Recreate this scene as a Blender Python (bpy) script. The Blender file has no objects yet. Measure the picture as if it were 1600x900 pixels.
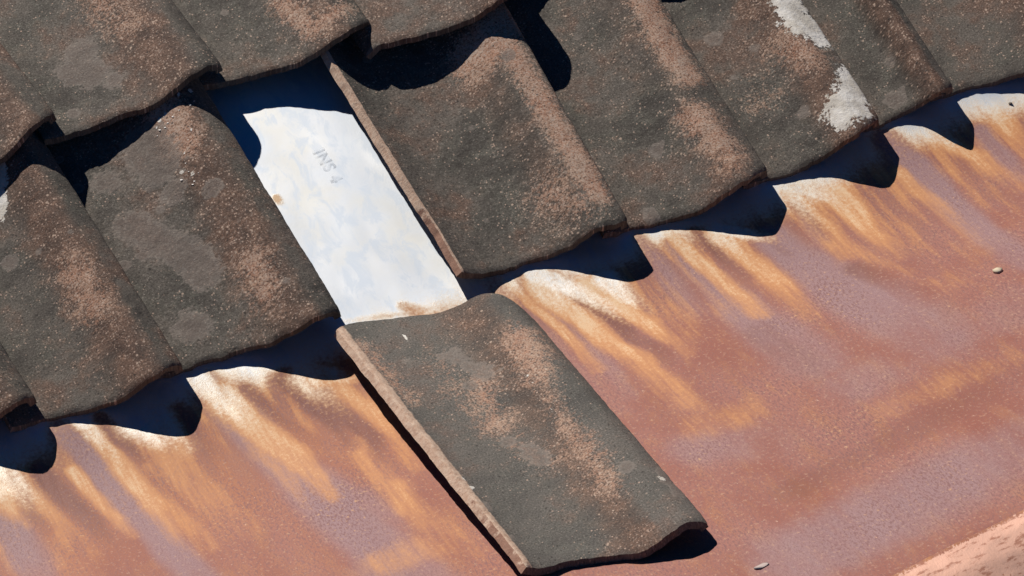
import bpy, math, random
import numpy as np
from mathutils import Vector, Matrix

random.seed(7)
RNG = np.random.default_rng(7)
S = bpy.context.scene

# ------------------------------------------------------------------ frame of the place
# roof frame: u along the eave, v down the slope, n out of the roof plane (metres)
PITCH = math.radians(28)
UX = np.array([1.0, 0.0, 0.0])
VX = np.array([0.0, -math.cos(PITCH), -math.sin(PITCH)])
NX = np.array([0.0, -math.sin(PITCH), math.cos(PITCH)])
ROOF = np.stack([UX, VX, NX], 1)                # columns: roof axes in world space

def W(p):                                       # roof frame -> world
    return np.asarray(p, float) @ ROOF.T

# camera axes written in the roof frame (x right, y down, z forward), made orthonormal
_c = np.array([[0.907, 0.4235, 0.029], [-0.323, 0.7335, -0.596], [0.272, -0.532, -0.80]])
_a, _s, _b = np.linalg.svd(_c)
CAM = _a @ _b
FPX, DIST = 5000.0, 3.97                        # focal length in photo pixels, distance to the roof
CPOS = -CAM[2] * DIST                           # camera position in the roof frame

# ------------------------------------------------------------------ camera
cam = bpy.data.cameras.new('camera')
cam.sensor_width = 36
cam.lens = FPX / 1600 * 36
cam.clip_start, cam.clip_end = 0.05, 2000
co = bpy.data.objects.new('camera', cam)
S.collection.objects.link(co)
cr, cd, cf = (ROOF @ CAM[k] for k in range(3))
m = Matrix((( cr[0], -cd[0], -cf[0]), (cr[1], -cd[1], -cf[1]), (cr[2], -cd[2], -cf[2]))).to_4x4()
m.translation = Vector(W(CPOS))
co.matrix_world = m
S.camera = co

# ------------------------------------------------------------------ sky, sun, exposure
L = np.array([0.13, 0.85, -0.515])             # the way the sunlight travels, in the roof frame
Lw = ROOF @ (L / np.linalg.norm(L))
to_sun = -Lw
elev = math.asin(to_sun[2])
azim = math.atan2(to_sun[0], to_sun[1])
world = bpy.data.worlds.new('World')
S.world = world
world.use_nodes = True
wn = world.node_tree.nodes
sky = wn.new('ShaderNodeTexSky')
sky.sky_type = 'NISHITA'
sky.sun_disc = False
sky.sun_elevation = elev
sky.sun_rotation = azim
sky.altitude = 2500
sky.air_density = 0.5
sky.dust_density = 0.0
sky.ozone_density = 10.0
deep = wn.new('ShaderNodeHueSaturation')           # the deep blue of a clear, dry sky, the same all over
deep.inputs['Saturation'].default_value = 1.65
world.node_tree.links.new(sky.outputs[0], deep.inputs['Color'])
world.node_tree.links.new(deep.outputs[0], wn['Background'].inputs[0])
wn['Background'].inputs[1].default_value = 0.05
sl = bpy.data.lights.new('sun', 'SUN')
sl.energy = 5.0
sl.angle = math.radians(0.5)
sl.color = (1.0, 0.955, 0.90)
so = bpy.data.objects.new('sun', sl)
S.collection.objects.link(so)
so.rotation_euler = Vector(Lw).to_track_quat('-Z', 'Y').to_euler()
so.location = Vector(W((0, -2, 4)))
S.view_settings.view_transform = 'Standard'
S.view_settings.look = 'None'
S.view_settings.exposure = -0.05
S.view_settings.gamma = 1.0
S.render.engine = 'CYCLES'

# ------------------------------------------------------------------ measuring helpers
def ray(px, py):
    d = CAM.T @ np.array([(px - 800) / FPX, (py - 450) / FPX, 1.0])
    return d

def at_n(px, py, n=0.0):                        # the point of the level n that is seen at a photo pixel
    d = ray(px, py)
    return CPOS + d * ((n - CPOS[2]) / d[2])

def at_v(px, py, v):
    d = ray(px, py)
    return CPOS + d * ((v - CPOS[1]) / d[1])

def pix(p):
    q = (np.asarray(p, float) - CPOS) @ CAM.T
    return np.stack([800 + FPX * q[..., 0] / q[..., 2], 450 + FPX * q[..., 1] / q[..., 2]], -1)

# the gutter's cross-section: lies on the roof plane under the tiles, flattens out below them
_vt = np.linspace(-1.5, 2.0, 3501)
_x = np.clip((_vt + 0.075) / 0.30, 0, 1)
_del = np.radians(25.0) * (_x * _x * (3 - 2 * _x))
_nt = np.concatenate([[0], np.cumsum(np.tan(0.5 * (_del[1:] + _del[:-1])) * np.diff(_vt))])

def sheet_n(v):
    return np.interp(v, _vt, _nt)

def at_sheet(px, py, lift=0.0):
    n = 0.0
    for _ in range(40):
        p = at_n(px, py, n)
        n = 0.5 * n + 0.5 * (float(sheet_n(p[1])) + lift)
    return at_n(px, py, n)

def smooth_noise(x, y, scale, seed, octaves=3):  # value noise on numpy arrays
    out = np.zeros_like(x); amp = 1.0; tot = 0
    for o in range(octaves):
        r = np.random.default_rng(seed * 13 + o)
        tab = r.random((64, 64))
        fx, fy = x * scale, y * scale
        ix, iy = np.floor(fx).astype(int), np.floor(fy).astype(int)
        tx, ty = fx - ix, fy - iy
        tx, ty = tx * tx * (3 - 2 * tx), ty * ty * (3 - 2 * ty)
        g = lambda a, b: tab[(ix + a) % 64, (iy + b) % 64]
        out += amp * ((g(0, 0) * (1 - tx) + g(1, 0) * tx) * (1 - ty) + (g(0, 1) * (1 - tx) + g(1, 1) * tx) * ty)
        tot += amp; amp *= 0.5; scale *= 2
    return out / tot

def seg_dist(x, y, pts):                         # distance to a polyline and the share of its length
    best = np.full(x.shape, 9.0); par = np.zeros(x.shape)
    pts = np.asarray(pts, float)
    ln = np.concatenate([[0], np.cumsum(np.hypot(*np.diff(pts, axis=0).T))])
    for k in range(len(pts) - 1):
        a, b = pts[k], pts[k + 1]
        d = b - a
        t = np.clip(((x - a[0]) * d[0] + (y - a[1]) * d[1]) / max(d @ d, 1e-12), 0, 1)
        q = np.hypot(x - a[0] - t * d[0], y - a[1] - t * d[1])
        w = q < best
        best = np.where(w, q, best)
        par = np.where(w, (ln[k] + t * (ln[k + 1] - ln[k])) / max(ln[-1], 1e-9), par)
    return best, par

# ------------------------------------------------------------------ object helpers
def link(o, parent=None):
    S.collection.objects.link(o)
    if parent is not None:
        o.parent = parent
    return o

def grid_mesh(name, P, quads, uv, mat, attrs=None, parent=None, smooth=True):
    me = bpy.data.meshes.new(name)
    P = np.ascontiguousarray(P, dtype=np.float32)
    quads = np.ascontiguousarray(quads, dtype=np.int32)
    me.vertices.add(len(P)); me.vertices.foreach_set('co', P.ravel())
    me.loops.add(quads.size); me.loops.foreach_set('vertex_index', quads.ravel())
    me.polygons.add(len(quads))
    me.polygons.foreach_set('loop_start', np.arange(len(quads), dtype=np.int32) * 4)
    me.polygons.foreach_set('use_smooth', np.full(len(quads), smooth))
    me.update(calc_edges=True)
    if uv is not None:
        lay = me.uv_layers.new(name='UVMap')
        lay.data.foreach_set('uv', np.ascontiguousarray(uv[quads.ravel()], dtype=np.float32).ravel())
    for k, v in (attrs or {}).items():
        a = me.attributes.new(k, 'FLOAT', 'POINT')
        a.data.foreach_set('value', np.ascontiguousarray(v, dtype=np.float32))
    me.materials.append(mat)
    me.validate()
    return link(bpy.data.objects.new(name, me), parent)

def tag(o, label, cat=None, group=None, kind=None):
    if label: o['label'] = label
    if cat: o['category'] = cat
    if group: o['group'] = group
    if kind: o['kind'] = kind
    return o

# ------------------------------------------------------------------ materials
class NT:
    def __init__(self, name):
        self.m = bpy.data.materials.new(name)
        self.m.use_nodes = True
        self.t = self.m.node_tree
        self.b = self.t.nodes['Principled BSDF']
    def n(self, typ, **kw):
        nd = self.t.nodes.new(typ)
        for k, v in kw.items():
            setattr(nd, k, v)
        return nd
    def put(self, sock, v):
        if isinstance(v, bpy.types.NodeSocket): self.t.links.new(v, sock)
        elif isinstance(v, (tuple, list)) and len(v) == 3 and sock.type == 'RGBA': sock.default_value = (*v, 1)
        else: sock.default_value = v
    def attr(self, name):
        return self.n('ShaderNodeAttribute', attribute_name=name).outputs['Fac']
    def math(self, op, a, b=0.0, c=None, clamp=False):
        nd = self.n('ShaderNodeMath', operation=op, use_clamp=clamp)
        self.put(nd.inputs[0], a); self.put(nd.inputs[1], b)
        if c is not None: self.put(nd.inputs[2], c)
        return nd.outputs[0]
    def step(self, x, lo, hi, a=0.0, b=1.0):
        nd = self.n('ShaderNodeMapRange', interpolation_type='SMOOTHSTEP')
        self.put(nd.inputs['Value'], x); self.put(nd.inputs['From Min'], lo); self.put(nd.inputs['From Max'], hi)
        self.put(nd.inputs['To Min'], a); self.put(nd.inputs['To Max'], b)
        return nd.outputs[0]
    def mix(self, f, a, b, mode='MIX'):
        nd = self.n('ShaderNodeMix', data_type='RGBA', blend_type=mode)
        self.put(nd.inputs[0], f); self.put(nd.inputs[6], a); self.put(nd.inputs[7], b)
        return nd.outputs[2]
    def coord(self, sx=1.0, sy=1.0, rnd=True, rot=0.0):
        uv = self.n('ShaderNodeUVMap', uv_map='UVMap').outputs[0]
        mp = self.n('ShaderNodeMapping')
        mp.inputs['Scale'].default_value = (sx, sy, 1)
        mp.inputs['Rotation'].default_value = (0, 0, rot)
        self.put(mp.inputs['Vector'], uv)
        return mp.outputs[0]
    def noise(self, vec, scale, detail=4.0, rough=0.55, dist=0.0, w=None):
        nd = self.n('ShaderNodeTexNoise', noise_dimensions='4D' if w is not None else '3D')
        self.put(nd.inputs['Vector'], vec)
        nd.inputs['Scale'].default_value = scale; nd.inputs['Detail'].default_value = detail
        nd.inputs['Roughness'].default_value = rough; nd.inputs['Distortion'].default_value = dist
        if w is not None: self.put(nd.inputs['W'], w)
        return nd.outputs['Fac']
    def voro(self, vec, scale, feature='F1', rand=1.0):
        nd = self.n('ShaderNodeTexVoronoi', feature=feature)
        self.put(nd.inputs['Vector'], vec)
        nd.inputs['Scale'].default_value = scale; nd.inputs['Randomness'].default_value = rand
        return nd
    def out(self, col, rough, metal=0.0, bump=None, dist=0.001, strength=1.0, spec=0.5):
        self.put(self.b.inputs['Base Color'], col); self.put(self.b.inputs['Roughness'], rough)
        self.put(self.b.inputs['Metallic'], metal); self.put(self.b.inputs['Specular IOR Level'], spec)
        if bump is not None:
            bp = self.n('ShaderNodeBump')
            bp.inputs['Distance'].default_value = dist; bp.inputs['Strength'].default_value = strength
            self.put(bp.inputs['Height'], bump)
            self.put(self.b.inputs['Normal'], bp.outputs[0])
        return self.m

def tile_material():
    t = NT('weathered_clay_tile')
    uv = t.coord()
    r = t.math('MULTIPLY', t.n('ShaderNodeObjectInfo').outputs['Random'], 37.0)
    crest, spot, white, terra, raw, tint = (t.attr(k) for k in ('crest', 'spot', 'white', 'terra', 'raw', 'tint'))
    big = t.noise(uv, 9, 4, 0.6, w=r)
    mid = t.noise(uv, 34, 5, 0.65, w=r)
    fine = t.noise(uv, 190, 4, 0.7, w=r)
    grain = t.noise(uv, 430, 4, 0.75, w=r)
    warp = t.noise(uv, 90, 4, 0.65, w=r)
    # dark weathered film
    dark = t.mix(t.step(big, 0.35, 0.65), (0.066, 0.057, 0.047), (0.165, 0.140, 0.115))
    dark = t.mix(t.step(mid, 0.4, 0.7), dark, (0.118, 0.110, 0.088))
    dark = t.mix(t.step(t.math('ADD', big, t.math('MULTIPLY', mid, 0.6)), 0.78, 0.98, 0.0, 0.8), dark, (0.145, 0.085, 0.060))
    dark = t.mix(t.math('MULTIPLY', tint, 0.85), dark, (0.135, 0.130, 0.120))
    # brown lee of each roll
    brown = t.mix(t.step(mid, 0.35, 0.65), (0.085, 0.048, 0.033), (0.185, 0.105, 0.070))
    cz = t.math('ADD', crest, t.math('MULTIPLY', t.math('SUBTRACT', big, 0.5), 1.2))
    cz = t.math('ADD', cz, t.math('MULTIPLY', t.math('SUBTRACT', mid, 0.5), 0.9))
    col = t.mix(t.step(cz, 0.05, 1.0, 0.0, 0.9), dark, brown)
    # tan and pink specks of bare clay
    dens = t.math('ADD', t.math('MULTIPLY', crest, 0.035), t.math('MULTIPLY', t.math('SUBTRACT', mid, 0.5), 0.30))
    dens = t.math('ADD', dens, t.math('MULTIPLY', t.math('SUBTRACT', big, 0.5), 0.25))
    dens = t.math('ADD', dens, t.math('MULTIPLY', terra, 0.36))
    sp = t.math('ADD', t.math('ADD', t.math('MULTIPLY', fine, 0.6), t.math('MULTIPLY', grain, 0.4)), dens)
    bare = t.mix(t.step(mid, 0.35, 0.65), (0.46, 0.225, 0.135), (0.48, 0.30, 0.205))
    col = t.mix(t.step(sp, 0.56, 0.76, 0.0, 0.85), col, bare)
    gs = t.math('ADD', grain, t.math('MULTIPLY', dens, 0.30))
    col = t.mix(t.step(gs, 0.56, 0.68, 0.0, 0.65), col, (0.42, 0.36, 0.30))
    col = t.mix(t.step(grain, 0.50, 0.36, 0.0, 0.85), col, (0.05, 0.042, 0.035))
    few = t.math('SUBTRACT', 1.0, t.math('MULTIPLY', tint, 1.3))
    for sc, r0, c0, c1 in ((360, 0.28, (0.48, 0.34, 0.26), 0.07), (210, 0.22, (0.50, 0.37, 0.28), 0.005)):
        dots = t.voro(uv, sc)
        rs = t.n('ShaderNodeSeparateColor'); t.put(rs.inputs[0], dots.outputs['Color'])
        some = t.math('ADD', t.math('MULTIPLY', crest, 0.20), t.math('ADD', t.math('MULTIPLY', terra, 0.5), t.math('MULTIPLY', t.math('SUBTRACT', mid, 0.45), 0.9)))
        on = t.step(t.math('SUBTRACT', t.math('MULTIPLY', few, t.math('ADD', some, c1)), rs.outputs[0]), -0.02, 0.06)
        rad = t.math('MULTIPLY', t.math('ADD', rs.outputs[1], 0.6), r0)
        dd = t.math('SUBTRACT', dots.outputs['Distance'], rad)
        col = t.mix(t.math('MULTIPLY', on, t.step(dd, 0.08, -0.08, 0.0, 0.85)), col, c0)
    pits = t.voro(uv, 120)
    ps = t.n('ShaderNodeSeparateColor'); t.put(ps.inputs[0], pits.outputs['Color'])
    pit = t.math('MULTIPLY', t.step(ps.outputs[2], 0.90, 0.93), t.step(pits.outputs['Distance'], 0.22, 0.10))
    col = t.mix(t.math('MULTIPLY', pit, 0.8), col, (0.04, 0.033, 0.028))
    # grey-brown crust lichen
    se = t.math('ADD', spot, t.math('ADD', t.math('MULTIPLY', t.math('SUBTRACT', warp, 0.5), 1.0), t.math('MULTIPLY', t.math('SUBTRACT', fine, 0.5), 0.6)))
    shift = t.n('ShaderNodeVectorMath', operation='ADD'); t.put(shift.inputs[0], uv); t.put(shift.inputs[1], r)
    ros = t.voro(shift.outputs[0], 24)
    rc_ = t.n('ShaderNodeSeparateColor'); t.put(rc_.inputs[0], ros.outputs['Color'])
    rad = t.math('ADD', t.math('MULTIPLY', rc_.outputs[1], 0.22), 0.10)
    rr_ = t.math('SUBTRACT', 1.0, t.math('MULTIPLY', t.math('DIVIDE', ros.outputs['Distance'], rad), 0.5))
    rr_ = t.math('ADD', rr_, t.math('ADD', t.math('MULTIPLY', t.math('SUBTRACT', warp, 0.5), 0.5), t.math('MULTIPLY', t.math('SUBTRACT', fine, 0.5), 0.35)))
    rr_ = t.math('MULTIPLY', rr_, t.math('MULTIPLY', t.step(rc_.outputs[0], 0.70, 0.72), t.math('SUBTRACT', 1.0, t.math('MULTIPLY', crest, 0.5))))
    se = t.math('MAXIMUM', se, t.math('MULTIPLY', rr_, 0.92))
    sc = t.mix(t.step(se, 0.5, 0.66), (0.215, 0.18, 0.152), (0.175, 0.138, 0.115))
    sc = t.mix(t.step(grain, 0.5, 0.68, 0.0, 0.5), sc, (0.30, 0.26, 0.22))
    sc = t.mix(t.step(warp, 0.50, 0.66, 0.0, 0.6), sc, (0.19, 0.155, 0.128))
    sc = t.mix(t.step(fine, 0.46, 0.34, 0.0, 0.6), sc, (0.12, 0.10, 0.085))
    col = t.mix(t.step(se, 0.38, 0.54, 0.0, 0.72), col, sc)
    col = t.mix(t.math('MULTIPLY', t.step(se, 0.36, 0.44), t.step(se, 0.56, 0.46, 0.0, 0.35)), col, (0.26, 0.215, 0.18))
    # white crust lichen, and glints painted at the lumps
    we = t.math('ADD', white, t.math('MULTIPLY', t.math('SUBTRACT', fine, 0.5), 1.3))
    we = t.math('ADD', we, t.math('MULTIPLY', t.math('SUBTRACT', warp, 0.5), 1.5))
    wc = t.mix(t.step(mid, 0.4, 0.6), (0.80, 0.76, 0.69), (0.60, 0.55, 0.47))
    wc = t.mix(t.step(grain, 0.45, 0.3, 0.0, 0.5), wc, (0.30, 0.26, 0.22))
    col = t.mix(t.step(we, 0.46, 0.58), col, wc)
    # unweathered broken or covered clay
    rw = t.math('ADD', raw, t.math('MULTIPLY', t.math('SUBTRACT', warp, 0.5), 0.5))
    rc = t.mix(t.step(fine, 0.3, 0.7), (0.46, 0.29, 0.20), (0.64, 0.48, 0.36))
    col = t.mix(t.step(rw, 0.4, 0.6), col, rc)
    bk = t.math('ADD', t.attr('broken'), t.math('MULTIPLY', t.math('SUBTRACT', warp, 0.5), 2.2))
    col = t.mix(t.step(bk, 0.4, 0.65, 0.0, 0.85), col, t.mix(fine, (0.16, 0.07, 0.045), (0.36, 0.19, 0.13)))
    h = t.math('ADD', t.math('ADD', t.math('MULTIPLY', fine, 0.9), t.math('MULTIPLY', mid, 0.8)), t.math('MULTIPLY', grain, 0.5))
    h = t.math('ADD', h, t.math('MULTIPLY', t.step(se, 0.42, 0.5), 0.12))
    h = t.math('ADD', h, t.math('MULTIPLY', t.step(we, 0.46, 0.58), 0.35))
    return t.out(col, t.step(grain, 0.3, 0.7, 0.95, 0.7), 0.0, h, 0.0018, 0.7, spec=0.3)

def gutter_material():
    t = NT('rusted_zinc_sheet')
    uv = t.coord()
    st = t.coord(1.0, 0.32, rot=0.12)
    zinc, oran, lav, red, shine = (t.attr(k) for k in ('zinc', 'orange', 'lavender', 'red', 'shine'))
    flow = t.noise(t.coord(1.0, 0.10, rot=0.05), 60, 4, 0.6)
    upper = t.attr('upper')
    big = t.noise(uv, 7, 4, 0.6)
    mid = t.noise(st, 42, 5, 0.6)
    fine = t.noise(uv, 210, 4, 0.65)
    fleck = t.noise(t.coord(1.0, 0.45, rot=0.5), 400, 2, 0.6)
    grain = t.noise(uv, 620, 3, 0.7)
    n0 = lambda x, k: t.math('MULTIPLY', t.math('SUBTRACT', x, 0.5), k)
    rust = t.mix(t.step(big, 0.35, 0.65), (0.31, 0.105, 0.070), (0.38, 0.158, 0.118))
    rust = t.mix(t.step(mid, 0.45, 0.7, 0.0, 0.6), rust, (0.44, 0.185, 0.085))
    wz = t.math('ADD', t.attr('warm'), t.math('ADD', n0(big, 0.7), n0(flow, 0.5)))
    rust = t.mix(t.step(wz, 0.2, 0.95, 0.0, 0.95), rust, (0.41, 0.145, 0.060))
    lv = t.math('ADD', t.math('MULTIPLY', lav, 1.0), t.math('ADD', n0(mid, 0.45), t.math('ADD', n0(fine, 0.5), n0(big, 0.6))))
    rust = t.mix(t.step(lv, 0.05, 0.95, 0.0, 0.9), rust, (0.335, 0.208, 0.212))
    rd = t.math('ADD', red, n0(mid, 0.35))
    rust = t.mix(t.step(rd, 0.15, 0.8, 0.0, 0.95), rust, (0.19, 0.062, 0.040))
    # dark flecks and pale pits
    fz = t.math('ADD', fleck, n0(big, 0.25))
    patchy = t.step(big, 0.35, 0.65, 0.35, 1.0)
    rust = t.mix(t.math('MULTIPLY', patchy, t.step(fz, 0.50, 0.62, 0.0, 0.78)), rust, (0.215, 0.095, 0.088))
    rust = t.mix(t.step(grain, 0.54, 0.36, 0.0, 0.6), rust, (0.22, 0.11, 0.10))
    rust = t.mix(t.step(fine, 0.53, 0.70, 0.0, 0.5), rust, (0.52, 0.31, 0.225))
    rust = t.mix(t.step(t.math('ADD', fine, n0(big, 0.5)), 0.64, 0.76, 0.0, 0.55), rust, (0.60, 0.33, 0.15))
    up = t.math('MULTIPLY', upper, t.step(flow, 0.36, 0.62))
    rust = t.mix(t.math('MULTIPLY', t.math('MULTIPLY', upper, t.step(flow, 0.55, 0.38)), 0.6), rust, (0.30, 0.135, 0.10))
    og = t.math('ADD', t.math('MAXIMUM', oran, t.math('MULTIPLY', up, 0.7)), t.math('ADD', n0(mid, 0.5), n0(fine, 0.35)))
    hair = t.noise(t.coord(1.0, 0.07, rot=0.04), 190, 3, 0.6)
    og = t.math('ADD', og, t.math('ADD', n0(flow, 0.4), n0(hair, 0.55)))
    og = t.math('SUBTRACT', og, t.math('MULTIPLY', red, 0.9))
    rust = t.mix(t.step(og, 0.05, 0.85, 0.0, 0.92), rust, (0.63, 0.29, 0.11))
    og2 = t.math('ADD', og, t.math('ADD', n0(grain, 0.6), n0(fine, 0.5)))
    rust = t.mix(t.step(og2, 0.6, 1.25, 0.0, 0.95), rust, (0.84, 0.65, 0.42))
    zs = t.math('ADD', zinc, t.math('ADD', n0(fine, 0.9), n0(flow, 0.5)))
    rust = t.mix(t.step(zs, 0.05, 0.75, 0.0, 0.9), rust, t.mix(t.step(zs, 0.2, 0.9), (0.62, 0.31, 0.13), (0.80, 0.64, 0.42)))
    z = t.math('ADD', zinc, t.math('ADD', t.math('ADD', n0(fine, 0.55), n0(grain, 0.8)), n0(flow, 0.4)))
    zf = t.step(z, 0.36, 1.2)
    spang = t.voro(t.coord(1.0, 0.55, rot=0.2), 42, 'SMOOTH_F1').outputs['Color']
    sg = t.n('ShaderNodeSeparateColor'); t.put(sg.inputs[0], spang)
    cloud = t.noise(t.coord(1.0, 0.5, rot=0.6), 48, 5, 0.62, 0.6)
    zc = t.mix(sg.outputs[0], (0.64, 0.675, 0.715), (0.76, 0.78, 0.80))
    zc = t.mix(t.step(big, 0.42, 0.62, 0.0, 0.5), zc, (0.72, 0.69, 0.60))
    zc = t.mix(t.step(cloud, 0.46, 0.62, 0.0, 0.75), zc, (0.58, 0.635, 0.70))
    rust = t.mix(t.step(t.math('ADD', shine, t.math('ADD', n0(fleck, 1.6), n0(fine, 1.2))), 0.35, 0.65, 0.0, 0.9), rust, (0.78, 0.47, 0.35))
    flake = t.noise(t.coord(0.35, 1.0), 150, 4, 0.65)
    rust = t.mix(t.math('MULTIPLY', t.step(flake, 0.52, 0.64, 0.0, 0.85), t.step(shine, 0.0, 0.15)), rust, (0.40, 0.17, 0.11))
    col = t.mix(zf, rust, zc)
    rough = t.mix(zf, t.step(fine, 0.3, 0.7, 0.58, 0.70), t.math('ADD', t.step(sg.outputs[1], 0.0, 1.0, 0.53, 0.59), n0(cloud, 0.12)))
    h = t.math('ADD', t.math('MULTIPLY', fine, 0.5), t.math('MULTIPLY', fleck, 0.4))
    h = t.math('MULTIPLY', h, t.step(zf, 0.0, 1.0, 1.0, 0.12))
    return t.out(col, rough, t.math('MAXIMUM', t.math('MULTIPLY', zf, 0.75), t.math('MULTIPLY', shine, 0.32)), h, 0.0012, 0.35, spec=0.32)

def plain(name, col, rough=0.8, metal=0.0):
    t = NT(name)
    v = t.n('ShaderNodeTexCoord').outputs['Object']
    f = t.noise(v, 60, 4, 0.6)
    c = t.mix(f, tuple(x * 0.8 for x in col), tuple(min(1, x * 1.15) for x in col))
    return t.out(c, rough, metal, f, 0.001, 0.3)

M_TILE = tile_material()
M_GUT = gutter_material()
M_DECK = plain('dark_light_block', (0.03, 0.028, 0.026), 0.9)
def ink():
    t = NT('worn_grey_ink')
    v = t.n('ShaderNodeTexCoord').outputs['Object']
    t.out((0.56, 0.59, 0.63), 0.56, 0.75)
    t.put(t.b.inputs['Alpha'], t.step(t.noise(v, 70, 3, 0.6), 0.34, 0.60, 0.12, 0.42))
    return t.m
M_INK = ink()
M_PEB = plain('cream_pebble', (0.62, 0.52, 0.36), 0.8)
M_CRUST = plain('white_lime_crust', (0.82, 0.78, 0.72), 0.3)
M_GRIT = plain('grey_grit', (0.16, 0.13, 0.10), 0.9)
M_FLAKE = plain('pale_pink_flake', (0.50, 0.40, 0.36), 0.9)
M_EARTH = plain('dry_earth', (0.14, 0.12, 0.08), 0.95)

# ------------------------------------------------------------------ gutter
gutter = link(bpy.data.objects.new('gutter', None))
tag(gutter, 'wide rusty metal gutter below the tile ends, bare zinc where a tile is missing', 'gutter')

ra, rb = at_sheet(1400, 896), at_sheet(1600, 796)
rim_k = (rb[1] - ra[1]) / (rb[0] - ra[0])
rim_v = lambda u: ra[1] + rim_k * (u - ra[0])

# stains, and one painted crease shade: photo pixels of each streak's course, half width at its two ends, strength at its two ends
ORANGE = [
 ([(145,668),(160,693),(241,783),(320,850)], 10, 22, 1.0, .5),
 ([(345,620),(448,704),(517,772)], 24, 16, 1.0, .6), ([(475,585),(590,655),(645,730)], 26, 18, .95, .4),
 ([(560,690),(640,790),(700,850)], 18, 16, .7, .5), ([(0,765),(45,815)], 20, 14, 1.0, .6),
 ([(20,755),(138,858)], 18, 22, .7, .35), ([(113,735),(206,838)], 9, 10, .8, .6),
 ([(260,700),(330,780),(390,825)], 24, 22, .55, .35), ([(360,640),(440,740),(480,800)], 14, 12, .6, .3),
 ([(786,434),(844,486),(906,541),(935,578)], 6, 9, 1.0, .6), ([(841,446),(903,493),(992,555),(1070,630)], 20, 18, 1.1, .5),
 ([(913,446),(1016,507),(1075,552)], 18, 14, 1.1, .5), ([(1050,366),(1119,431),(1190,492)], 10, 15, 1.0, .7),
 ([(1119,360),(1222,445),(1265,490)], 18, 18, 1.0, .4), ([(1228,296),(1298,369),(1346,402),(1400,425)], 14, 22, .9, .3),
 ([(1308,300),(1377,376),(1400,400)], 22, 14, 1.0, .5), ([(1405,270),(1477,334),(1540,390)], 12, 16, .7, .3),
 ([(1440,204),(1532,245),(1592,295)], 15, 13, 1.0, .5), ([(1530,148),(1600,222)], 20, 16, 1.0, .7),
 ([(1090,668),(1146,652),(1225,612)], 26, 22, .35, .25), ([(600,878),(693,846),(745,856)], 26, 24, .45, .35),
 ([(1400,640),(1600,560)], 26, 24, .3, .3), ([(1250,760),(1420,680)], 26, 20, .3, .25),
 ([(985,560),(1090,640)], 14, 16, .5, .3), ([(470,575),(545,592)], 14, 12, 1.2, 1.0), ([(1440,460),(1520,420)], 30, 24, .4, .2),
]
LAVENDER = [
 ([(320,596),(400,682),(500,772),(700,960)], 20, 42, 1.0, .9), ([(93,668),(155,735),(241,828),(360,960)], 15, 26, 1.0, .9),
 ([(0,800),(60,900)], 20, 24, .9, .8), ([(815,437),(930,548),(985,620)], 11, 12, .7, .5),
 ([(770,440),(850,520),(960,640)], 14, 16, .5, .3),
 ([(1210,372),(1275,425),(1370,475),(1460,525)], 24, 58, 1.0, .8), ([(1385,215),(1460,290),(1550,370),(1610,412)], 20, 22, 1.0, .9),
 ([(1530,205),(1600,275)], 14, 14, .8, .7), ([(1050,383),(1120,445),(1190,507),(1275,560)], 13, 44, .8, .8),
 ([(1000,372),(1050,440),(1110,500)], 10, 20, .8, .5), ([(1235,300),(1300,400)], 10, 12, .7, .4),
 ([(1250,870),(1450,770),(1620,680)], 55, 50, .75, .75), ([(1080,700),(1200,690)], 30, 40, .6, .5), ([(1330,600),(1420,560)], 40, 40, .5, .4),
 ([(560,780),(620,830)], 22, 22, .6, .5), ([(1560,500),(1640,450)], 40, 40, .4, .4),
]
RED = [
 ([(155,652),(222,718)], 9, 8, 1.0, .5), ([(62,735),(145,817),(190,862)], 13, 12, .8, .4), ([(444,590),(500,642),(555,690)], 14, 16, 1.0, .6),
 ([(389,607),(420,642),(500,695)], 9, 8, .6, .3), ([(500,618),(580,686),(612,740)], 14, 14, .9, .4),
 ([(865,431),(948,493),(1050,565)], 10, 13, .9, .5), ([(1088,362),(1166,433)], 9, 9, .8, .4),
 ([(1205,374),(1243,407)], 8, 8, .35, .35), ([(1243,318),(1295,372)], 8, 8, .7, .3), ([(1400,210),(1440,250)], 8, 8, .3, .2),
 ([(1190,520),(1300,600)], 26, 24, .4, .3), ([(1340,420),(1480,480)], 18, 24, .5, .3), ([(15,745),(70,830)], 9, 9, .6, .4),
 ([(1230,770),(1420,675),(1610,588)], 24, 24, .4, .35), ([(280,640),(350,740)], 10, 14, .6, .3),  # first band: shade of the sheet's shallow bend painted as dark red
]
ZINC = [
 ([(302,588),(352,632)], 24, 12, 1.0, .7), ([(225,655),(285,700)], 34, 20, 1.1, .6), ([(128,652),(160,698)], 13, 9, .9, .6),
 ([(0,732),(48,775)], 20, 10, .9, .5), ([(465,572),(545,590)], 15, 14, .8, .8), ([(835,428),(905,455),(985,500)], 18, 12, 1.1, .55),
 ([(945,436),(1010,486)], 20, 12, 1.0, .55), ([(1056,352),(1092,384)], 13, 9, .95, .5), ([(1120,356),(1200,372)], 14, 12, .95, .7),
 ([(1225,288),(1338,318)], 15, 12, .95, .6), ([(1290,300),(1350,345)], 14, 8, .7, .5), ([(1445,204),(1510,232)], 13, 9, .95, .6),
 ([(1535,143),(1600,155)], 13, 12, .95, .9), ([(530,500),(640,486),(720,470),(760,452)], 16, 12, .8, .9),
]
BLEED = [([(632,476),(655,486)], 7, 9, .6, .4), ([(434,308),(440,316)], 5, 5, 1.2, 1.2), ([(528,503),(640,488)], 4, 4, .35, .3)]

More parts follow.
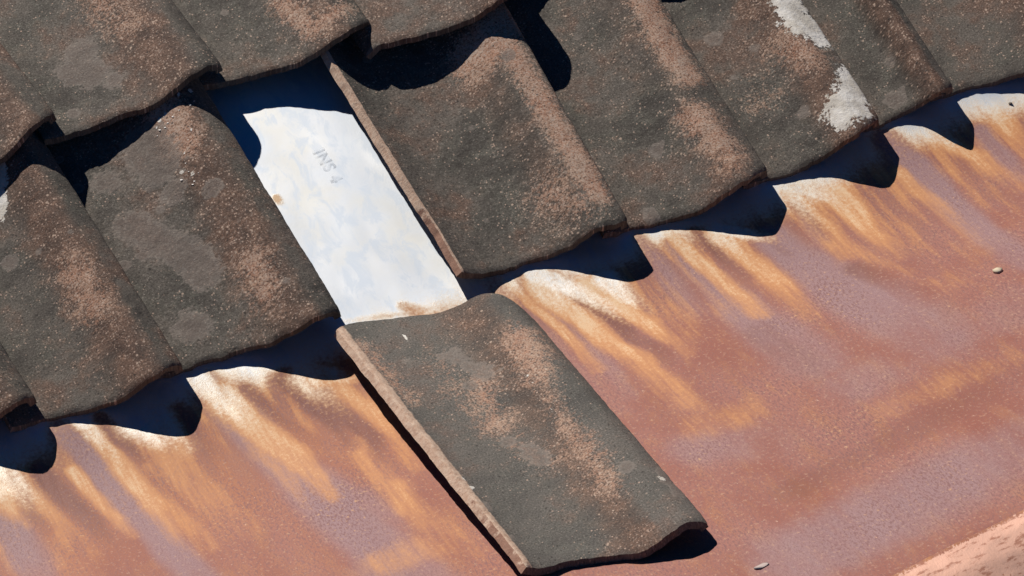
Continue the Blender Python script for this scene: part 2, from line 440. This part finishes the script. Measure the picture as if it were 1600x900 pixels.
def streaks(x, y, lst, seed, early=None, fade=0.3):
    """rain stains and one painted crease shade: soft bands along the flow; early = share of a band's length that still shows bare metal."""
    out = np.zeros_like(x); first = np.zeros_like(x)
    wob = (smooth_noise(x, y, 26, seed, 2) - 0.5) * 0.010
    wob2 = smooth_noise(x * 2.2, y * 0.5, 60, seed + 3, 3)
    for px, w0, w1, s0, s1 in lst:
        pts = [at_sheet(*p)[:2] for p in px]
        d, t = seg_dist(x + wob, y + wob * 0.3, pts)
        w = 1.15 * (w0 + (w1 - w0) * t) / 1150
        f = np.clip(1.25 - d / w * 0.72, 0, 1)
        g = np.clip((t - 0.6) / 0.4, 0, 1)
        f = f * f * (3 - 2 * f) * (0.8 + 0.4 * wob2) * (1 - fade * g * g * (3 - 2 * g))
        out = np.maximum(out, f * (s0 + (s1 - s0) * t))
        if early and pts[0][1] < 0.03:
            first = np.maximum(first, f * np.clip(1.15 - t / early, 0, 1))
    return (out, first) if early else out

def build_sheet():
    u = np.concatenate([np.linspace(-1.35, -0.86, 30, False), np.linspace(-0.86, 0.86, 520, False), np.linspace(0.86, 1.35, 31)])
    t = np.linspace(0, 1, 420)
    U, T = np.meshgrid(u, t, indexing='ij')
    V0 = -0.52
    V = V0 + T * (rim_v(U) - V0)
    N = sheet_n(V)
    dent = (smooth_noise(U, V, 5, 2, 2) - 0.5) * 0.004 + (smooth_noise(U * 1.0, V * 0.3, 16, 3, 2) - 0.5) * 0.0040
    N = N + dent * np.clip((V - 0.03) / 0.2, 0.06, 1)
    cp, cq = at_sheet(1230, 770), at_sheet(1610, 588)
    off = V - (cp[1] + (cq[1] - cp[1]) / (cq[0] - cp[0]) * (U - cp[0]))
    N = N - 0.0025 * np.exp(-(off / 0.035) ** 2) * np.clip((U + 0.1) / 0.4, 0, 1)
    P = np.stack([U, V, N], -1)
    P[:, -1, 2] = P[:, -2, 2] * 0.2 + P[:, -1, 2] * 0.8
    nu, nv = P.shape[:2]
    idx = np.arange(nu * nv).reshape(nu, nv)
    q = np.stack([idx[:-1, :-1], idx[:-1, 1:], idx[1:, 1:], idx[1:, :-1]], -1).reshape(-1, 4)
    F = P.reshape(-1, 3)
    x, y = F[:, 0], F[:, 1]
    lav = streaks(x, y, LAVENDER, 12, fade=0.3)
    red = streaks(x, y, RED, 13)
    bleed = streaks(x, y, BLEED, 22)
    oran, first = streaks(x, y, ORANGE, 11, 0.55)
    oran = np.maximum(oran, bleed)
    ep = np.array([at_n(a, b, 0.006)[:2] for a, b in ((65,655),(290,575),(530,490),(740,428),(985,355),(1200,277),(1376,193),(1491,141),(1600,112))])
    ev = np.interp(x, ep[:, 0], ep[:, 1])
    z = np.clip(1.0 - (y - ev - (0.02 + 0.03 * (smooth_noise(x, y, 18, 9, 2) - 0.5))) / 0.07, 0, 1.3)
    under = np.clip(-(y - ev - 0.005) / 0.03, 0, 1)
    z = z * np.clip(1.0 - 0.7 * np.maximum(lav, red), under, 1)
    zinc = np.maximum(np.maximum(z, 0.85 * streaks(x, y, ZINC, 21)), 0.62 * first)
    vary = 0.72 + 0.45 * smooth_noise(x, y * 0.3, 9, 51, 2)
    zinc = zinc * np.where(under > 0.5, 1.0, vary)
    zinc = np.clip(zinc - bleed * 0.8, 0, 2)
    warm = np.clip(1.0 - (y - ev) / 0.30, 0, 1) * 0.8 + 0.45 * np.clip((-0.02 - x) / 0.2, 0, 1)
    warm = np.clip(warm, 0, 1) * np.clip(1.1 - 0.9 * lav, 0, 1)
    upper = np.clip(1.0 - (y + 0.02) / (0.19 + 0.14 * smooth_noise(x, y * 0, 11, 41, 2)), 0, 1) * np.clip(1.2 - lav, 0, 1)
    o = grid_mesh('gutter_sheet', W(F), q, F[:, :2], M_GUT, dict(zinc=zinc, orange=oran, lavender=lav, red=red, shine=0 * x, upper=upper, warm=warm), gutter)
    return P[:, -1, :]

rim_line = build_sheet()

def build_rim():
    base = rim_line
    ang = np.concatenate([np.linspace(18, -20, 48), np.linspace(-30, -175, 20)])
    stp = np.concatenate([np.full(48, 0.0023), np.full(20, 0.0022)])
    dv = np.concatenate([[0], np.cumsum(stp * np.cos(np.radians(ang)))])
    dn = np.concatenate([[0], np.cumsum(stp * np.sin(np.radians(ang)))])
    arc = np.concatenate([[0], np.cumsum(stp)])
    P = base[:, None, :] + np.stack([0 * dv, dv, dn], -1)[None]
    x, y = P[..., 0], P[..., 1]
    P[..., 2] += (smooth_noise(x, y * 1.5, 22, 5, 3) - 0.5) * 0.0035 * np.clip(arc / 0.02, 0, 1)
    nu, k = P.shape[:2]
    idx = np.arange(nu * k).reshape(nu, k)
    q = np.stack([idx[:-1, :-1], idx[:-1, 1:], idx[1:, 1:], idx[1:, :-1]], -1).reshape(-1, 4)
    F = P.reshape(-1, 3)
    uv = np.stack([F[:, 0], np.tile(arc + 0.9, nu)], -1)
    z0 = np.zeros(len(F))
    a = np.tile(arc, nu)
    shine = np.clip(a / 0.008, 0.25, 1) * np.clip(1.0 - np.clip((a - 0.05) / 0.07, 0, 1), 0, 1)  # sunlit brightness of the rim put into a paler, more metallic colour
    red = np.clip((a - 0.07) / 0.03, 0, 1) * 0.9
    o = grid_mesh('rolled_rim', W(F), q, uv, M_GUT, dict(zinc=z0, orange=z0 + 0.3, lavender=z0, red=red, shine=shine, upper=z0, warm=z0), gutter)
    o['label'] = 'bright outer rim of the gutter'

build_rim()

def lettering(items):
    import bmesh
    bm = bmesh.new()
    for txt, px, py, px2, py2, size in items:
        p, p2 = at_sheet(px, py), at_sheet(px2, py2)
        p[2] = sheet_n(p[1]) + 0.0012
        d = p2 - p; d[2] = 0; d /= np.linalg.norm(d)
        X, Y = ROOF @ d, ROOF @ np.array([d[1], -d[0], 0])
        mm = Matrix(np.stack([X, Y, np.cross(X, Y)], 1).tolist()).to_4x4()
        mm.translation = Vector(W(p))
        cu = bpy.data.curves.new('stamp', 'FONT')
        cu.body = txt; cu.size = size; cu.space_character = 1.12; cu.resolution_u = 4; cu.offset = 0.0007
        ob = link(bpy.data.objects.new('stamp', cu))
        bpy.context.view_layer.update()
        me = bpy.data.meshes.new_from_object(ob.evaluated_get(bpy.context.evaluated_depsgraph_get()))
        me.transform(mm)
        bm.from_mesh(me)
        bpy.data.objects.remove(ob); bpy.data.curves.remove(cu); bpy.data.meshes.remove(me)
    me = bpy.data.meshes.new('stamped_lettering'); bm.to_mesh(me); bm.free()
    me.materials.append(M_INK)
    o = link(bpy.data.objects.new('stamped_lettering', me), gutter)
    o['label'] = 'faint grey letters INS and a worn figure on the bare zinc'

lettering([('INS', 487, 237, 541, 317, 0.023), ('4', 512, 277, 550, 334, 0.022)])

# ------------------------------------------------------------------ tiles
THICK = 0.0095
NS, NL = 84, 110

def catmull(P, count):
    P = np.asarray(P, float)
    Q = np.vstack([2 * P[0] - P[1], P, 2 * P[-1] - P[-2]])
    ln = np.concatenate([[0], np.cumsum(np.linalg.norm(np.diff(P, axis=0), axis=1))])
    out = []
    for s in np.linspace(0, ln[-1], count):
        k = min(np.searchsorted(ln, s, 'right') - 1, len(P) - 2)
        t = (s - ln[k]) / max(ln[k + 1] - ln[k], 1e-9)
        a, b, c, d = Q[k:k + 4]
        out.append(0.5 * (2 * b + (c - a) * t + (2 * a - 5 * b + 4 * c - d) * t * t + (3 * b - a - 3 * c + d) * t ** 3))
    return np.array(out)

def resample(P, count, rounds=2):
    C = catmull(P, 400)
    for _ in range(8 * rounds):
        C[1:-1] = 0.25 * C[:-2] + 0.5 * C[1:-1] + 0.25 * C[2:]
    ln = np.concatenate([[0], np.cumsum(np.linalg.norm(np.diff(C, axis=0), axis=1))])
    s = np.linspace(0, ln[-1], count)
    return np.stack([np.interp(s, ln, C[:, k]) for k in range(3)], -1)

def spot_field(x, y, spots, n, seed):
    out = np.zeros_like(x)
    for sp in spots:
        pts = [(n(p[0], p[1]) if callable(n) else at_n(p[0], p[1], n))[:2] for p in sp[0]]
        if len(pts) == 1: pts = pts + [pts[0] + np.array([1e-4, 0])]
        d, t = seg_dist(x, y, pts)
        out = np.maximum(out, np.clip(1.0 - 0.5 * d / (sp[1] / 1150), 0, 1) * (sp[2] if len(sp) > 2 else 1.0))
    return out

def tile_mesh(name, front, head, parent, crest_at, spots=(), white=(), terra=(), raw_lip=0.0, lip_w=0.0045, tint=0.0, seed=1, crest_amount=1.0, chip=0.0, spot_n=0.02):
    """front and head: profile polylines of the top face at the tail and at the head, both left to right."""
    A, B = resample(front, NS), resample(head, NS)
    t = np.linspace(0, 1, NL)
    top = A[:, None, :] * (1 - t)[None, :, None] + B[:, None, :] * t[None, :, None]
    du = np.gradient(top, axis=0); dl = np.gradient(top, axis=1)
    nor = np.cross(du, dl); nor /= np.linalg.norm(nor, axis=2, keepdims=True)
    if nor[NS // 2, NL // 2, 2] < 0: nor = -nor
    x, y = top[..., 0], top[..., 1]
    rough = (smooth_noise(x + seed, y, 40, seed, 3) - 0.5) * 0.0022 + (smooth_noise(x + seed, y, 300, seed + 5, 2) - 0.5) * 0.0009
    s = np.linspace(0, 1, NS)[:, None] + 0 * x
    # arrises worn round, tail edge nibbled
    e = np.minimum(np.minimum(np.arange(NS), NS - 1 - np.arange(NS))[:, None] * 0.0027, np.arange(NL)[None, :] * 0.0036)
    rough = rough - 0.0018 * np.exp(-(e / 0.0028) ** 2)
    topP = top + nor * rough[..., None]
    nib = (smooth_noise(x[:, 0] + 3 * seed, y[:, 0], 70, seed + 2, 3) - 0.5) * 0.006
    axis = dl / np.linalg.norm(dl, axis=2, keepdims=True)
    fall = np.exp(-np.arange(NL) * 0.0036 / 0.01)
    topP = topP + axis * (nib[:, None] * fall[None, :])[..., None]
    lat = du / np.linalg.norm(du, axis=2, keepdims=True)
    ln = np.arange(NL)
    nibl = (smooth_noise(y[0] * 1.0 + seed, x[0], 55, seed + 4, 3) - 0.5) * 0.003
    if chip:                                     # broken lower part of the lip
        yy = np.linspace(0, 1, NL)
        nibl = nibl + chip * 0.0045 * np.exp(-((yy - 0.14) / 0.12) ** 2) * (0.6 + 0.8 * smooth_noise(y[0] + 9, x[0], 90, seed, 2))
    falls = np.exp(-np.arange(NS) * 0.0027 / 0.006)
    topP = topP + lat * (nibl[None, :] * falls[:, None])[..., None]
    botP = topP - nor * THICK
    # inner loops just inside the rim give the broken faces their own roughness
    crest = np.exp(-((s - crest_at + 0.12) / 0.17) ** 2) * crest_amount * (0.75 + 0.5 * smooth_noise(x + seed, y, 14, seed + 9, 2))
    crest = crest - 1.0 * np.exp(-((s - crest_at - 0.09) / 0.075) ** 2)
    F = [topP.reshape(-1, 3), botP.reshape(-1, 3)]
    i0 = np.arange(NS * NL).reshape(NS, NL); i1 = i0 + NS * NL
    sp, wh, te = (spot_field(x, y, k, spot_n, seed) for k in (spots, white, terra))
    raw = np.zeros_like(x)
    if raw_lip:
        raw = raw_lip * np.exp(-(np.arange(NS)[:, None] * 0.0027 / lip_w) ** 2) + 0 * x
    at = dict(crest=np.clip(crest, 0, 1), spot=sp, white=wh, terra=te, raw=raw, tint=tint + 0 * x, broken=0 * x)
    at = {k: np.concatenate([v.ravel(), v.ravel() * (0 if k != 'tint' else 1)]) for k, v in at.items()}
    quads = [np.stack([i0[:-1, :-1], i0[1:, :-1], i0[1:, 1:], i0[:-1, 1:]], -1).reshape(-1, 4),
             np.stack([i1[:-1, :-1], i1[:-1, 1:], i1[1:, 1:], i1[1:, :-1]], -1).reshape(-1, 4)]
    base = 2 * NS * NL
    edges = []
    for top_e, bot_e, raw_e in ((i0[:, 0], i1[:, 0], 0.0), (i0[::-1, -1], i1[::-1, -1], 0.0), (i0[::-1][-1, ::-1], i1[::-1][-1, ::-1], raw_lip), (i0[-1], i1[-1], 0.0)):
        pt, pb = topP.reshape(-1, 3)[top_e], botP.reshape(-1, 3)[bot_e - NS * NL]
        K = 5
        rows = []
        for k in range(K):
            f = k / (K - 1)
            p = pt * (1 - f) + pb * f
            if 0 < k < K - 1:
                jit = (smooth_noise(p[:, 0] * 1.0 + f * 3, p[:, 1] + f * 5, 75, seed + 7, 3) - 0.5) * 0.0018
                p = p + jit[:, None]
            rows.append(p)
        n = len(pt)
        idx = base + np.arange(K * n).reshape(K, n)
        F.append(np.concatenate(rows)); base += K * n
        for k2 in at:
            val = raw_e if k2 == 'raw' else (tint if k2 == 'tint' else 0.0)
            val = np.full(K * n, val)
            if k2 == 'broken' and raw_e and chip:
                tt = np.tile(np.linspace(1, 0, n), K)
                if np.linalg.norm(pt[0] - top[0, 0]) < 0.05: tt = 1 - tt
                val = chip * np.clip((0.34 - tt) / 0.20, 0, 1)
            at[k2] = np.concatenate([at[k2], val])
        edges.append(np.stack([idx[:-1, :-1], idx[1:, :-1], idx[1:, 1:], idx[:-1, 1:]], -1).reshape(-1, 4))
    F = np.concatenate(F)
    q = np.concatenate(quads + edges)
    uv = F[:, :2] + np.array([seed * 0.37, 0])
    return grid_mesh(name, W(F), q, uv, M_TILE, at, parent)

def heights(px, n_low, amp):
    """tail profile: flat trough, roll peaking near the right side; the tail edge is where the photo shows it."""
    px = np.asarray(px, float)
    f = (px[:, 0] - px[0, 0]) / (px[-1, 0] - px[0, 0])
    h = np.interp(f, [0, .12, .3, .42, .52, .62, .72, .80, .87, .94, 1.0], [.05, .04, .12, .22, .35, .55, .80, .95, 1.0, .90, .66])
    P = np.array([at_n(p[0], p[1], n_low + amp * a) for p, a in zip(px, h)])
    e = P[-1]
    return np.vstack([P, e + [0.004, 0, -0.007], e + [0.006, 0, -0.014]])

def hidden_lip(P, w=0.034, rise=0.007):
    a = P[0]
    return np.vstack([a + [-w, 0, rise], a + [-w * 0.55, 0, rise * 0.5], a + [-w * 0.2, 0, rise * 0.1], P])

def axis_from(front_px, top_px, n_front, drop):
    """direction up the slope (dv = -1) of an edge seen running from one pixel to the other."""
    a = at_n(front_px[0], front_px[1], n_front)
    n = n_front
    for _ in range(12):
        b = at_n(top_px[0], top_px[1], n)
        n = n_front + drop * (a[1] - b[1])
    d = b - a
    return d / -d[1]

roof = link(bpy.data.objects.new('tiled_roof', None))
tag(roof, 'weathered clay pantile roof with two lapped tile rows and one tile missing', 'roof', kind='thing')
LEN = 0.43

def row_tile(px, n_low, k, ax_l, ax_r, crest_at, lip=True, tuck=(0.034, 0.007), length=LEN, drop=0.0, **kw):
    F = heights(px, n_low, k) if lip else np.array([at_n(p[0], p[1], n_low + h) for p, h in zip(px, k)])
    if lip: F = hidden_lip(F, *tuck)
    da, db = axis_from(*ax_l, n_low, drop), axis_from(*ax_r, n_low, drop)
    f = np.linspace(0, 1, len(F))[:, None]
    H = F + (da * (1 - f) + db * f) * length
    return tile_mesh('roof_tile', F, H, roof, crest_at, **kw)

# lower row, left to right along the eave (photo pixels of each tail edge)
KB, NB = 0.046, 0.0062
axB0 = ((50, 620), (-130, 330)); axB1 = ((280, 570), (108, 290)); axB2 = ((527, 484), (345, 183))
axB4l = ((718, 424), (525, 112)); axB4r = ((979, 344), (806, 32)); axB5 = ((1197, 266), (1057, 45))
axB6 = ((1372, 186), (1258, 12)); axB7 = ((1487, 134), (1403, 5)); axB8 = ((1712, 44), (1600, -130))
PB = {
 'B0': [(-165,712),(-100,690),(-60,678),(-25,660),(10,637),(32,625),(50,620)],
 'B1': [(62,655),(100,646),(140,637),(176,626),(208,608),(235,590),(258,576),(281,570)],
 'B2': [(286,575),(344,557),(382,544),(420,534),(458,514),(492,496),(512,487),(528,484)],
 'B4': [(722,423),(731,424.5),(755,425),(786,420.5),(831,405),(879,388),(913,367),(941,353),(979,344)],
 'B5': [(984,356),(1020,349),(1060,338),(1095,325),(1130,303),(1165,281),(1197,266)],
 'B6': [(1202,278),(1228,272),(1252,262),(1285,243),(1320,220),(1346,201),(1372,186)],
 'B7': [(1377,192),(1394,184),(1412,174),(1432,163),(1455,149),(1472,140),(1487,134)],
 'B8': [(1492,142),(1530,131),(1565,122),(1600,112),(1640,90),(1675,66),(1705,52)],
 'B9': [(1710,58),(1750,46),(1790,34),(1825,20),(1860,-2),(1890,-20),(1920,-34)],
}
row_tile([(-385,790),(-330,775),(-290,764),(-245,740),(-215,722),(-190,708),(-170,702)], NB, KB, axB0, axB0, 0.85, seed=30)
row_tile(PB['B0'], NB, KB, axB0, axB0, 0.85, seed=3, crest_amount=0.8)
b1 = row_tile(PB['B1'], NB, KB, axB0, axB1, 0.84, seed=4, white=[([(3,238),(4,300),(2,340)], 9, 1.0)], spots=[([(14,408)], 11)], terra=[([(115,440),(150,500)], 22, .5)])
b1['label'] = 'mossy roof tile with a white crust along its left border'
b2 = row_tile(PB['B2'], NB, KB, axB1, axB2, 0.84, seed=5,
    white=[([(p, q)], r, 1.0) for p, q, r in ((250,203,3.5), (260,196,3.5), (298,164,3), (284,281,3.5), (302,287,3.5), (270,182,2.5), (246,212,2), (281,172,2.5), (296,240,2), (300,225,2), (290,255,2))],  # white dots painted in as the glints of the lumps
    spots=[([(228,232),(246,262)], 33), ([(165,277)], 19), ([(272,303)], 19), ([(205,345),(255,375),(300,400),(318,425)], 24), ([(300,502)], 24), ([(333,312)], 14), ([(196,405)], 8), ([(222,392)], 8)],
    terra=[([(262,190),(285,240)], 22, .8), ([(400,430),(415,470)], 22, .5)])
b2['label'] = 'roof tile left of the gap, spotted with round lichen and pale lumps'
b4 = row_tile(PB['B4'] + [(981, 348), (983, 353)], NB, [.034, .025, .012, .005, .004, .014, .032, .044, .041, .033, .025], axB4l, axB4r, 0.80, lip=False, seed=6, raw_lip=1.2, chip=1.0, crest_amount=0.55,
    terra=[([(745,95),(785,55)], 32, 1.1), ([(790,90),(835,165),(888,255),(935,328)], 16, .9), ([(860,310),(910,345)], 30, .45)])
b4['label'] = 'roof tile right of the gap, its left lip bare pink clay'
b5 = row_tile(PB['B5'], NB, KB, axB4r, axB5, 0.82, seed=7, crest_amount=0.5, terra=[([(1000,10),(1040,90),(1072,140)], 20, 1.0), ([(1078,200),(1125,245)], 22, .8), ([(1140,270)], 22, .5)])
b5['label'] = 'roof tile with worn orange patches along its roll'
b6 = row_tile(PB['B6'], NB, KB, axB5, axB6, 0.82, seed=8,
    white=[([(1185,-4),(1205,6)], 13, 1.1), ([(1232,28),(1250,55),(1272,68)], 25, 1.15), ([(1334,138),(1332,165),(1312,196),(1330,185)], 25, 1.15)], terra=[([(1230,90),(1260,110)], 26, .5), ([(1190,150)], 30, .35)])
b6['label'] = 'roof tile with two large white lichen patches on its roll'
row_tile(PB['B7'], NB, KB, axB6, axB7, 0.82, seed=9, spots=[([(1400,150)], 15)])
row_tile(PB['B8'], NB, KB, axB7, axB8, 0.84, seed=10)
row_tile(PB['B9'], NB, KB, axB8, axB8, 0.84, seed=11)

# upper row
KA, NA, DA = 0.040, 0.036, -0.10
sA = 1.32
def axA(p): return (p, (p[0] - 200, p[1] - 200 * sA))
PA = {
 'A0': [(-145,308),(-100,293),(-60,278),(-20,262),(10,238),(35,210),(58,190),(82,177)],
 'A1': [(110,208),(151,193),(193,177),(237,163),(269,138),(299,117),(324,103),(343,100)],
 'A2': [(350,126),(395,117),(430,107),(468,95),(500,75),(530,54),(555,40),(576,34)],
 'A3': [(593,69),(640,58),(690,45),(725,33),(755,15),(785,-5),(812,-16),(832,-20)],
 'A4': [(846,0),(890,-14),(930,-26),(968,-38),(1000,-60),(1030,-82),(1055,-98),(1072,-104)],
}
row_tile([(p[0]-250, p[1]+92) for p in PA['A0']], NA, KA, axA((-170,270)), axA((-170,270)), 0.85, drop=DA, seed=12)
row_tile(PA['A0'], NA, KA, axA((-145,300)), axA((82,177)), 0.85, drop=DA, seed=13)
row_tile(PA['A1'], NA, KA, axA((82,177)), axA((343,100)), 0.84, drop=DA, seed=14,
    spots=[([(125,90)], 22), ([(118,118),(140,125)], 26), ([(180,140)], 18, .8)], terra=[([(150,20),(190,60)], 24, .4)])['label'] = 'roof tile with a broad grey lichen rosette'
row_tile(PA['A2'], 0.024, KA, axA((343,100)), axA((576,34)), 0.84, drop=DA, seed=15, spots=[([(492,4)], 16)], terra=[([(440,20),(490,70),(540,40)], 18, .6)])
row_tile(PA['A3'], 0.044, KA, axA((576,34)), axA((832,-28)), 0.84, drop=DA, seed=16, tuck=(0.020, -0.016))
a4 = PA['A4']
for k in range(5):
    row_tile([(p[0] + k * 215 - 10, p[1] - k * 78 - 48) for p in a4], NA, KA, axA((832,-28)), axA((1072,-104)), 0.84, drop=DA, seed=17 + k)

# the displaced tile lying in the gutter
def on_gutter(lst):
    return np.array([at_sheet(p[0], p[1], 0.0115 + p[2]) for p in lst])

loose = tile_mesh('roof_tile',
    on_gutter([(824,884,.024),(834,886,.014),(850,885.5,.007),(879,877,.002),(948,867,.0),(990,863,.003),(1013,855,.007),(1037,838,.016),(1051,827,.022),(1067,816,.026),(1084,812.5,.024),(1104,815,.014),(1109,821,.006)]),
    on_gutter([(527,513,.024),(536,509,.014),(550,505,.007),(575,502,.002),(640,495,.0),(680,490,.003),(700,484,.008),(722,474,.020),(740,464,.028),(764,458,.034),(795,466,.032),(838,503,.020),(848,517,.010)]),
    None, 0.72, seed=40, raw_lip=1.0, tint=0.4, crest_amount=0.75, chip=0.7, lip_w=0.014, spot_n=lambda a, b: at_sheet(a, b, 0.03),
    white=[([(631,519),(636,529)], 1.6, .8), ([(1035,752)], 6, .75), ([(721,757)], 4, 1.1), ([(737,769)], 4, 1.1), ([(823,604)], 3, 1), ([(832,612)], 3, 1), ([(860,650)], 2.5, 1), ([(528,535)], 6, 1)],
    terra=[([(745,600),(775,660)], 24, .5), ([(690,560),(720,640)], 20, .3), ([(800,690),(850,720)], 18, .35), ([(850,610),(900,690),(960,760)], 18, .4), ([(815,545),(840,600)], 24, .6), ([(560,540),(640,640)], 14, .5)],
    spots=[([(825,700),(845,715)], 15, .8), ([(1035,740),(1062,772)], 12, .8), ([(735,608)], 9), ([(700,555),(760,590)], 22, .6), ([(900,560),(1000,680)], 7, .75)])
tag(loose, 'slipped clay roof tile lying alone in the rusty gutter under the gap', 'roof tile', kind='thing')

# unseen deck added below the tiles to block light
def slab(name, u0, u1, v0, v1, n0, n1, mat, parent):
    c = [(a, b, d) for a in (u0, u1) for b in (v0, v1) for d in (n0, n1)]
    q = [(0,1,3,2),(4,6,7,5),(0,4,5,1),(2,3,7,6),(0,2,6,4),(1,5,7,3)]
    return grid_mesh(name, W(np.array(c)), np.array(q), None, mat, None, parent, smooth=False)
slab('light_block_deck', -1.35, 1.35, -1.6, -0.02, -0.045, -0.012, M_DECK, roof)

# lime lumps on the tile left of the gap
def lump_mesh(r, seed):
    import bmesh
    bm = bmesh.new()
    bmesh.ops.create_icosphere(bm, subdivisions=1, radius=r)
    rr = random.Random(seed)
    for v in bm.verts:
        v.co *= 0.7 + 0.6 * rr.random()
        v.co.z *= 0.3
    return bm

def lumps():
    import bmesh
    bm = bmesh.new()
    rr = random.Random(3)
    bpy.context.view_layer.update()
    spots = [(250,203,3),(262,192,2),(258,199,2),(297,164,2.5),(303,158,2),(284,281,3),(301,288,2.5),(304,283,2),(270,182,2),(246,212,1.6),(280,172,1.6),(295,268,1.5),(290,255,1.2),(310,270,1.2),(288,240,1.2),(300,225,1)]
    for px, py, r in spots:
        n = 0.02
        d = ray(px, py)
        o, dd = Vector(W(CPOS)), Vector(W(d))
        ok, loc, nor, _ = b2.ray_cast(o, dd.normalized())
        if not ok: continue
        b = lump_mesh(r / 1300, rr.random())
        me = bpy.data.meshes.new('tmp'); b.to_mesh(me); b.free()
        me.transform(Matrix.Translation(loc))
        bm.from_mesh(me); bpy.data.meshes.remove(me)
    me = bpy.data.meshes.new('crust_lumps'); bm.to_mesh(me); bm.free()
    me.materials.append(M_CRUST)
    o = link(bpy.data.objects.new('crust_lumps', me), b2)
    o['kind'] = 'stuff'
lumps()

# pebble in the gutter
def pebble(name, px, py, r, label, cat, mat, seed, flat=1.0):
    bm = lump_mesh(r, seed)
    for v in bm.verts: v.co.z *= flat; v.co.x *= 1.0 + 0.8 * (flat < 1); v.co.y *= 1.0 - 0.3 * (flat < 1)
    me = bpy.data.meshes.new(name); bm.to_mesh(me); bm.free()
    me.materials.append(mat)
    for p in me.polygons: p.use_smooth = True
    o = link(bpy.data.objects.new(name, me))
    o.location = Vector(W(at_sheet(px, py, r * 0.45 * flat)))
    tag(o, label, cat)
pebble('pebble', 1559, 422, 0.0058, 'small cream pebble on the open rust right of the tiles', 'pebble', M_PEB, 5)
pebble('pebble', 1579, 161, 0.0030, 'tiny grey pebble just below the eave at the far end of the tile row', 'pebble', M_GRIT, 9)
pebble('lime_flake', 1190, 884, 0.0060, 'thin pale flake lying near the rim below the slipped tile', 'flake', M_FLAKE, 11, 0.14)

# ground far below
g = slab('ground', -60, 60, -60, 60, -0.1, 0, M_EARTH, None)
g.data.transform(Matrix(np.linalg.inv(ROOF).tolist()).to_4x4())
g.location = (0, 0, -3.2)
g['kind'] = 'structure'
